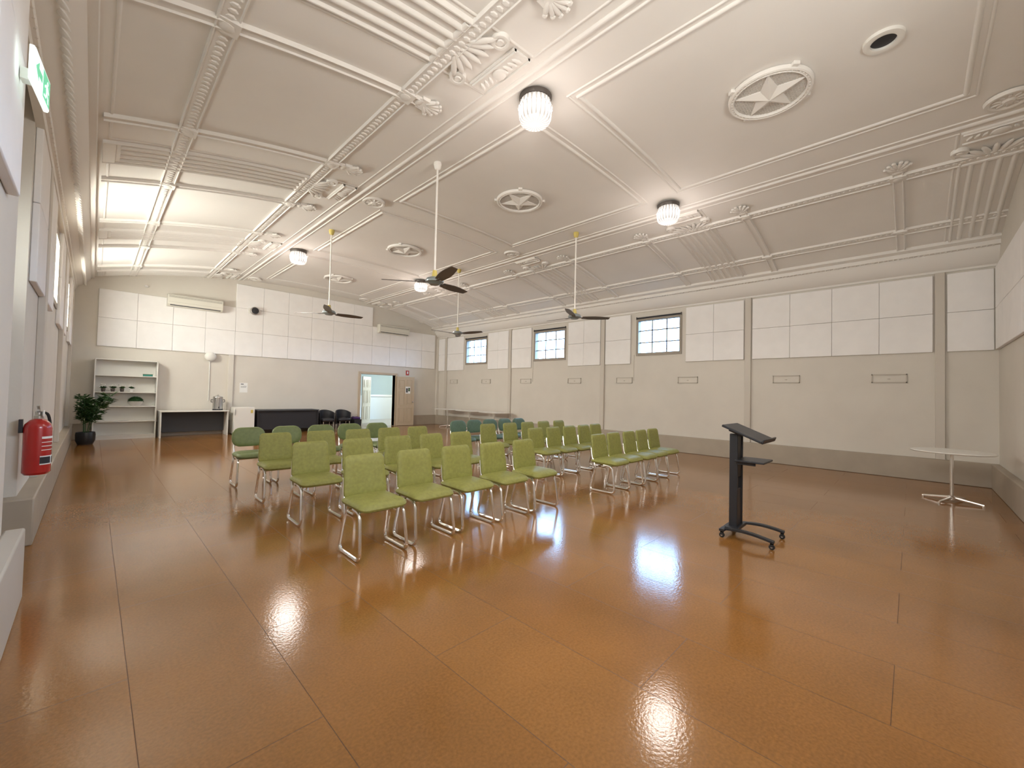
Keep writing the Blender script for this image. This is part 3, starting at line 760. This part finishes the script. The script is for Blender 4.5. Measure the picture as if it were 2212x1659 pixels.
# ------------------------------------------------------------ exit sign
p=thing('exit_sign',(-.2485,3.425,3.11),'green and white illuminated exit sign with running figure','exit sign',rotz=R(-5.5))
MB().box((-.02,-.175,-.09),(.0,.175,.09)).obj('casing','exitw',p,bevel=.004)
MB().box((.0,-.168,-.083),(.003,.168,.083)).obj('panel','exitw',p)
mb=MB()
def gy(x,y,t): return Vector((.0032+t,x,y))
mb.prism([(.005,-.075),(.162,-.075),(.162,.075),(.005,.075)],gy,.001,0)
mb.prism([(-.015,-.02),(-.09,-.02),(-.09,-.05),(-.155,.0),(-.09,.05),(-.09,.02),(-.015,.02)],gy,.001,0)
for poly in ([(-.10,.04),(-.085,.055),(-.07,.04),(-.085,.028)],[(-.12,.02),(-.08,.025),(-.085,-.02),(-.11,-.02)],[(-.08,.022),(-.05,.0),(-.056,-.008),(-.09,.01)],[(-.12,.02),(-.15,.0),(-.143,-.008),(-.115,.008)],[(-.09,-.02),(-.06,-.035),(-.06,-.065),(-.07,-.065),(-.073,-.04),(-.10,-.025)],[(-.11,-.02),(-.12,-.045),(-.16,-.05),(-.16,-.06),(-.112,-.055),(-.098,-.02)]):
    mb.prism(poly,lambda x,y,t:Vector((.0045+t,x+.185,y)),.001,1)
mb.obj('pictogram',['exitg','exitw'],p)
MB().box((-.075,-.03,-.03),(-.02,.03,.03)).obj('bracket','white',p)
# ------------------------------------------------------------ extinguisher
p=thing('fire_extinguisher',(-.335,5.72,.62),'red fire extinguisher with hose hanging on the wall','fire extinguisher')
MB().lathe([(.0,.0),(.075,.0),(.09,.02),(.09,.42),(.083,.455),(.055,.49),(.03,.505),(.0,.505)],seg=32).obj('cylinder','red',p)
mb=MB(); 
for a0,a1,z0,z1,mi in ((-75,15,.09,.17,0),(-75,-25,.10,.16,1),(-15,10,.10,.16,1)):
    A=[];B=[]; rr=.0915+(.001 if mi else 0)
    for i in range(9):
        a=R(a0+(a1-a0)*i/8); A.append((math.cos(a)*rr,math.sin(a)*rr,z0)); B.append((math.cos(a)*rr,math.sin(a)*rr,z1))
    mb.bridge(mb.ring(A),mb.ring(B),mi,closed=False)
for k in range(4):
    A=[];B=[]
    for i in range(9):
        a=R(-70+75*i/8); A.append((math.cos(a)*.0915,math.sin(a)*.0915,.22+.035*k)); B.append((math.cos(a)*.0915,math.sin(a)*.0915,.222+.035*k+(.018 if k==3 else .004)))
    mb.bridge(mb.ring(A),mb.ring(B),0,closed=False)
mb.obj('label_band',['paper','blackp'],p)
MB().lathe([(.03,.50),(.03,.53),(.022,.54),(.022,.57),(.0,.57)],seg=16).obj('valve','steel',p)
MB().tube([(0,.02,.56),(.0,-.10,.585)],.010,8).obj('lever','steel',p)
MB().tube([(0,.02,.575),(0,-.12,.63)],.009,8).obj('handle','steel',p)
MB().tube(fillet([(0,.03,.545),(.05,.09,.56),(.07,.10,.45),(.075,.085,.2),(.07,.08,.08)],.05),.011,8).obj('hose','rubber',p)
MB().lathe([(.03,0),(.034,.006),(.03,.012)],(.025,-.02,.55),14,axis='X').obj('gauge','paper',p)
MB().box((-.115,-.03,.38),(-.09,.03,.50)).obj('wall_bracket','blackp',p)
# ------------------------------------------------------------ lights
w=bpy.data.worlds.new('World'); scene.world=w; w.use_nodes=True
wn=w.node_tree.nodes; wl=w.node_tree.links; bg=wn['Background']; bg.inputs['Strength'].default_value=22
tc=wn.new('ShaderNodeTexCoord'); sp=wn.new('ShaderNodeSeparateXYZ'); wl.new(tc.outputs['Generated'],sp.inputs[0])
def ramp(src,p0,c0,p1,c1):
    r=wn.new('ShaderNodeValToRGB'); wl.new(src,r.inputs['Fac']); e=r.color_ramp.elements
    e[0].position=p0; e[0].color=(*c0,1); e[1].position=p1; e[1].color=(*c1,1); return r
hz=ramp(sp.outputs['Z'],0,(.06,.06,.06),.03,(1,1,1))
hx=ramp(sp.outputs['X'],.25,(.08,.078,.074),.45,(.33,.60,1))
mm=wn.new('ShaderNodeMix'); mm.data_type='RGBA'; mm.blend_type='MULTIPLY'; mm.inputs[0].default_value=1
wl.new(hz.outputs[0],mm.inputs[6]); wl.new(hx.outputs[0],mm.inputs[7]); wl.new(mm.outputs[2],bg.inputs['Color'])
def area(name,loc,rot,sx,sy,power,col):
    l=bpy.data.lights.new(name,'AREA'); l.shape='RECTANGLE'; l.size=sx; l.size_y=sy; l.energy=power; l.color=col
    o=bpy.data.objects.new(name,l); COL.objects.link(o); o.location=loc; o.rotation_euler=rot
    return o
for a,b in LW: area('window_daylight',(XL-.25,(a+b)/2,3.17),(0,R(-90),0),1.03,b-a,250,(1,.99,.89))
area('window_daylight',(-.65,sum(FILL_LEFT)/2,3.17),(0,R(-90),0),1.03,FILL_LEFT[1]-FILL_LEFT[0],165,(1,.97,.91))  # fill light added behind the invented left opening
area('window_daylight',(sum(FILL_FRONT)/2,YN-.10,3.17),(R(90),0,0),FILL_FRONT[1]-FILL_FRONT[0]-.1,.92,105,(1,.97,.91))  # fill light added behind the invented front opening
area('window_daylight',(-1.0,5.0,2.68),(0,R(-90),0),.85,1.3,18,(.95,1,.90))
for x,y in LP:
    l=bpy.data.lights.new('lamp_bulb','SPOT'); l.energy=50; l.color=(1,.91,.84); l.shadow_soft_size=.30; l.spot_size=R(165); l.spot_blend=.5
    o=bpy.data.objects.new('lamp_bulb',l); COL.objects.link(o); o.location=(x,y,cz(x)-.66)
    l=bpy.data.lights.new('lamp_glow','POINT'); l.energy=21; l.color=(1,.88,.82); l.shadow_soft_size=.28
    o=bpy.data.objects.new('lamp_glow',l); COL.objects.link(o); o.location=(x,y,cz(x)-.82)
l=bpy.data.lights.new('hall_lamp','POINT'); l.energy=120; l.color=(.95,1,1); l.shadow_soft_size=.3  # point light added to brighten the hall walls, has no fixture
o=bpy.data.objects.new('hall_lamp',l); COL.objects.link(o); o.location=(10.5,17.3,2.2)
# ------------------------------------------------------------ camera
f=885.0
Yc=Vector((-906,-.5,-885)).normalized(); Xc=Vector((864,-40.5,-885)); Xc=(Xc-Yc*Xc.dot(Yc)).normalized(); Zc=Xc.cross(Yc)
m3=Matrix((Xc,Yc,Zc))
cam=bpy.data.cameras.new('cam'); cam.sensor_width=36; cam.lens=f/2212*36; cam.clip_start=.02
co=bpy.data.objects.new('camera',cam); COL.objects.link(co); co.matrix_world=Matrix.Translation((0,0,1.45))@m3.to_4x4()
scene.camera=co
scene.view_settings.view_transform='Standard'
scene.view_settings.exposure=0
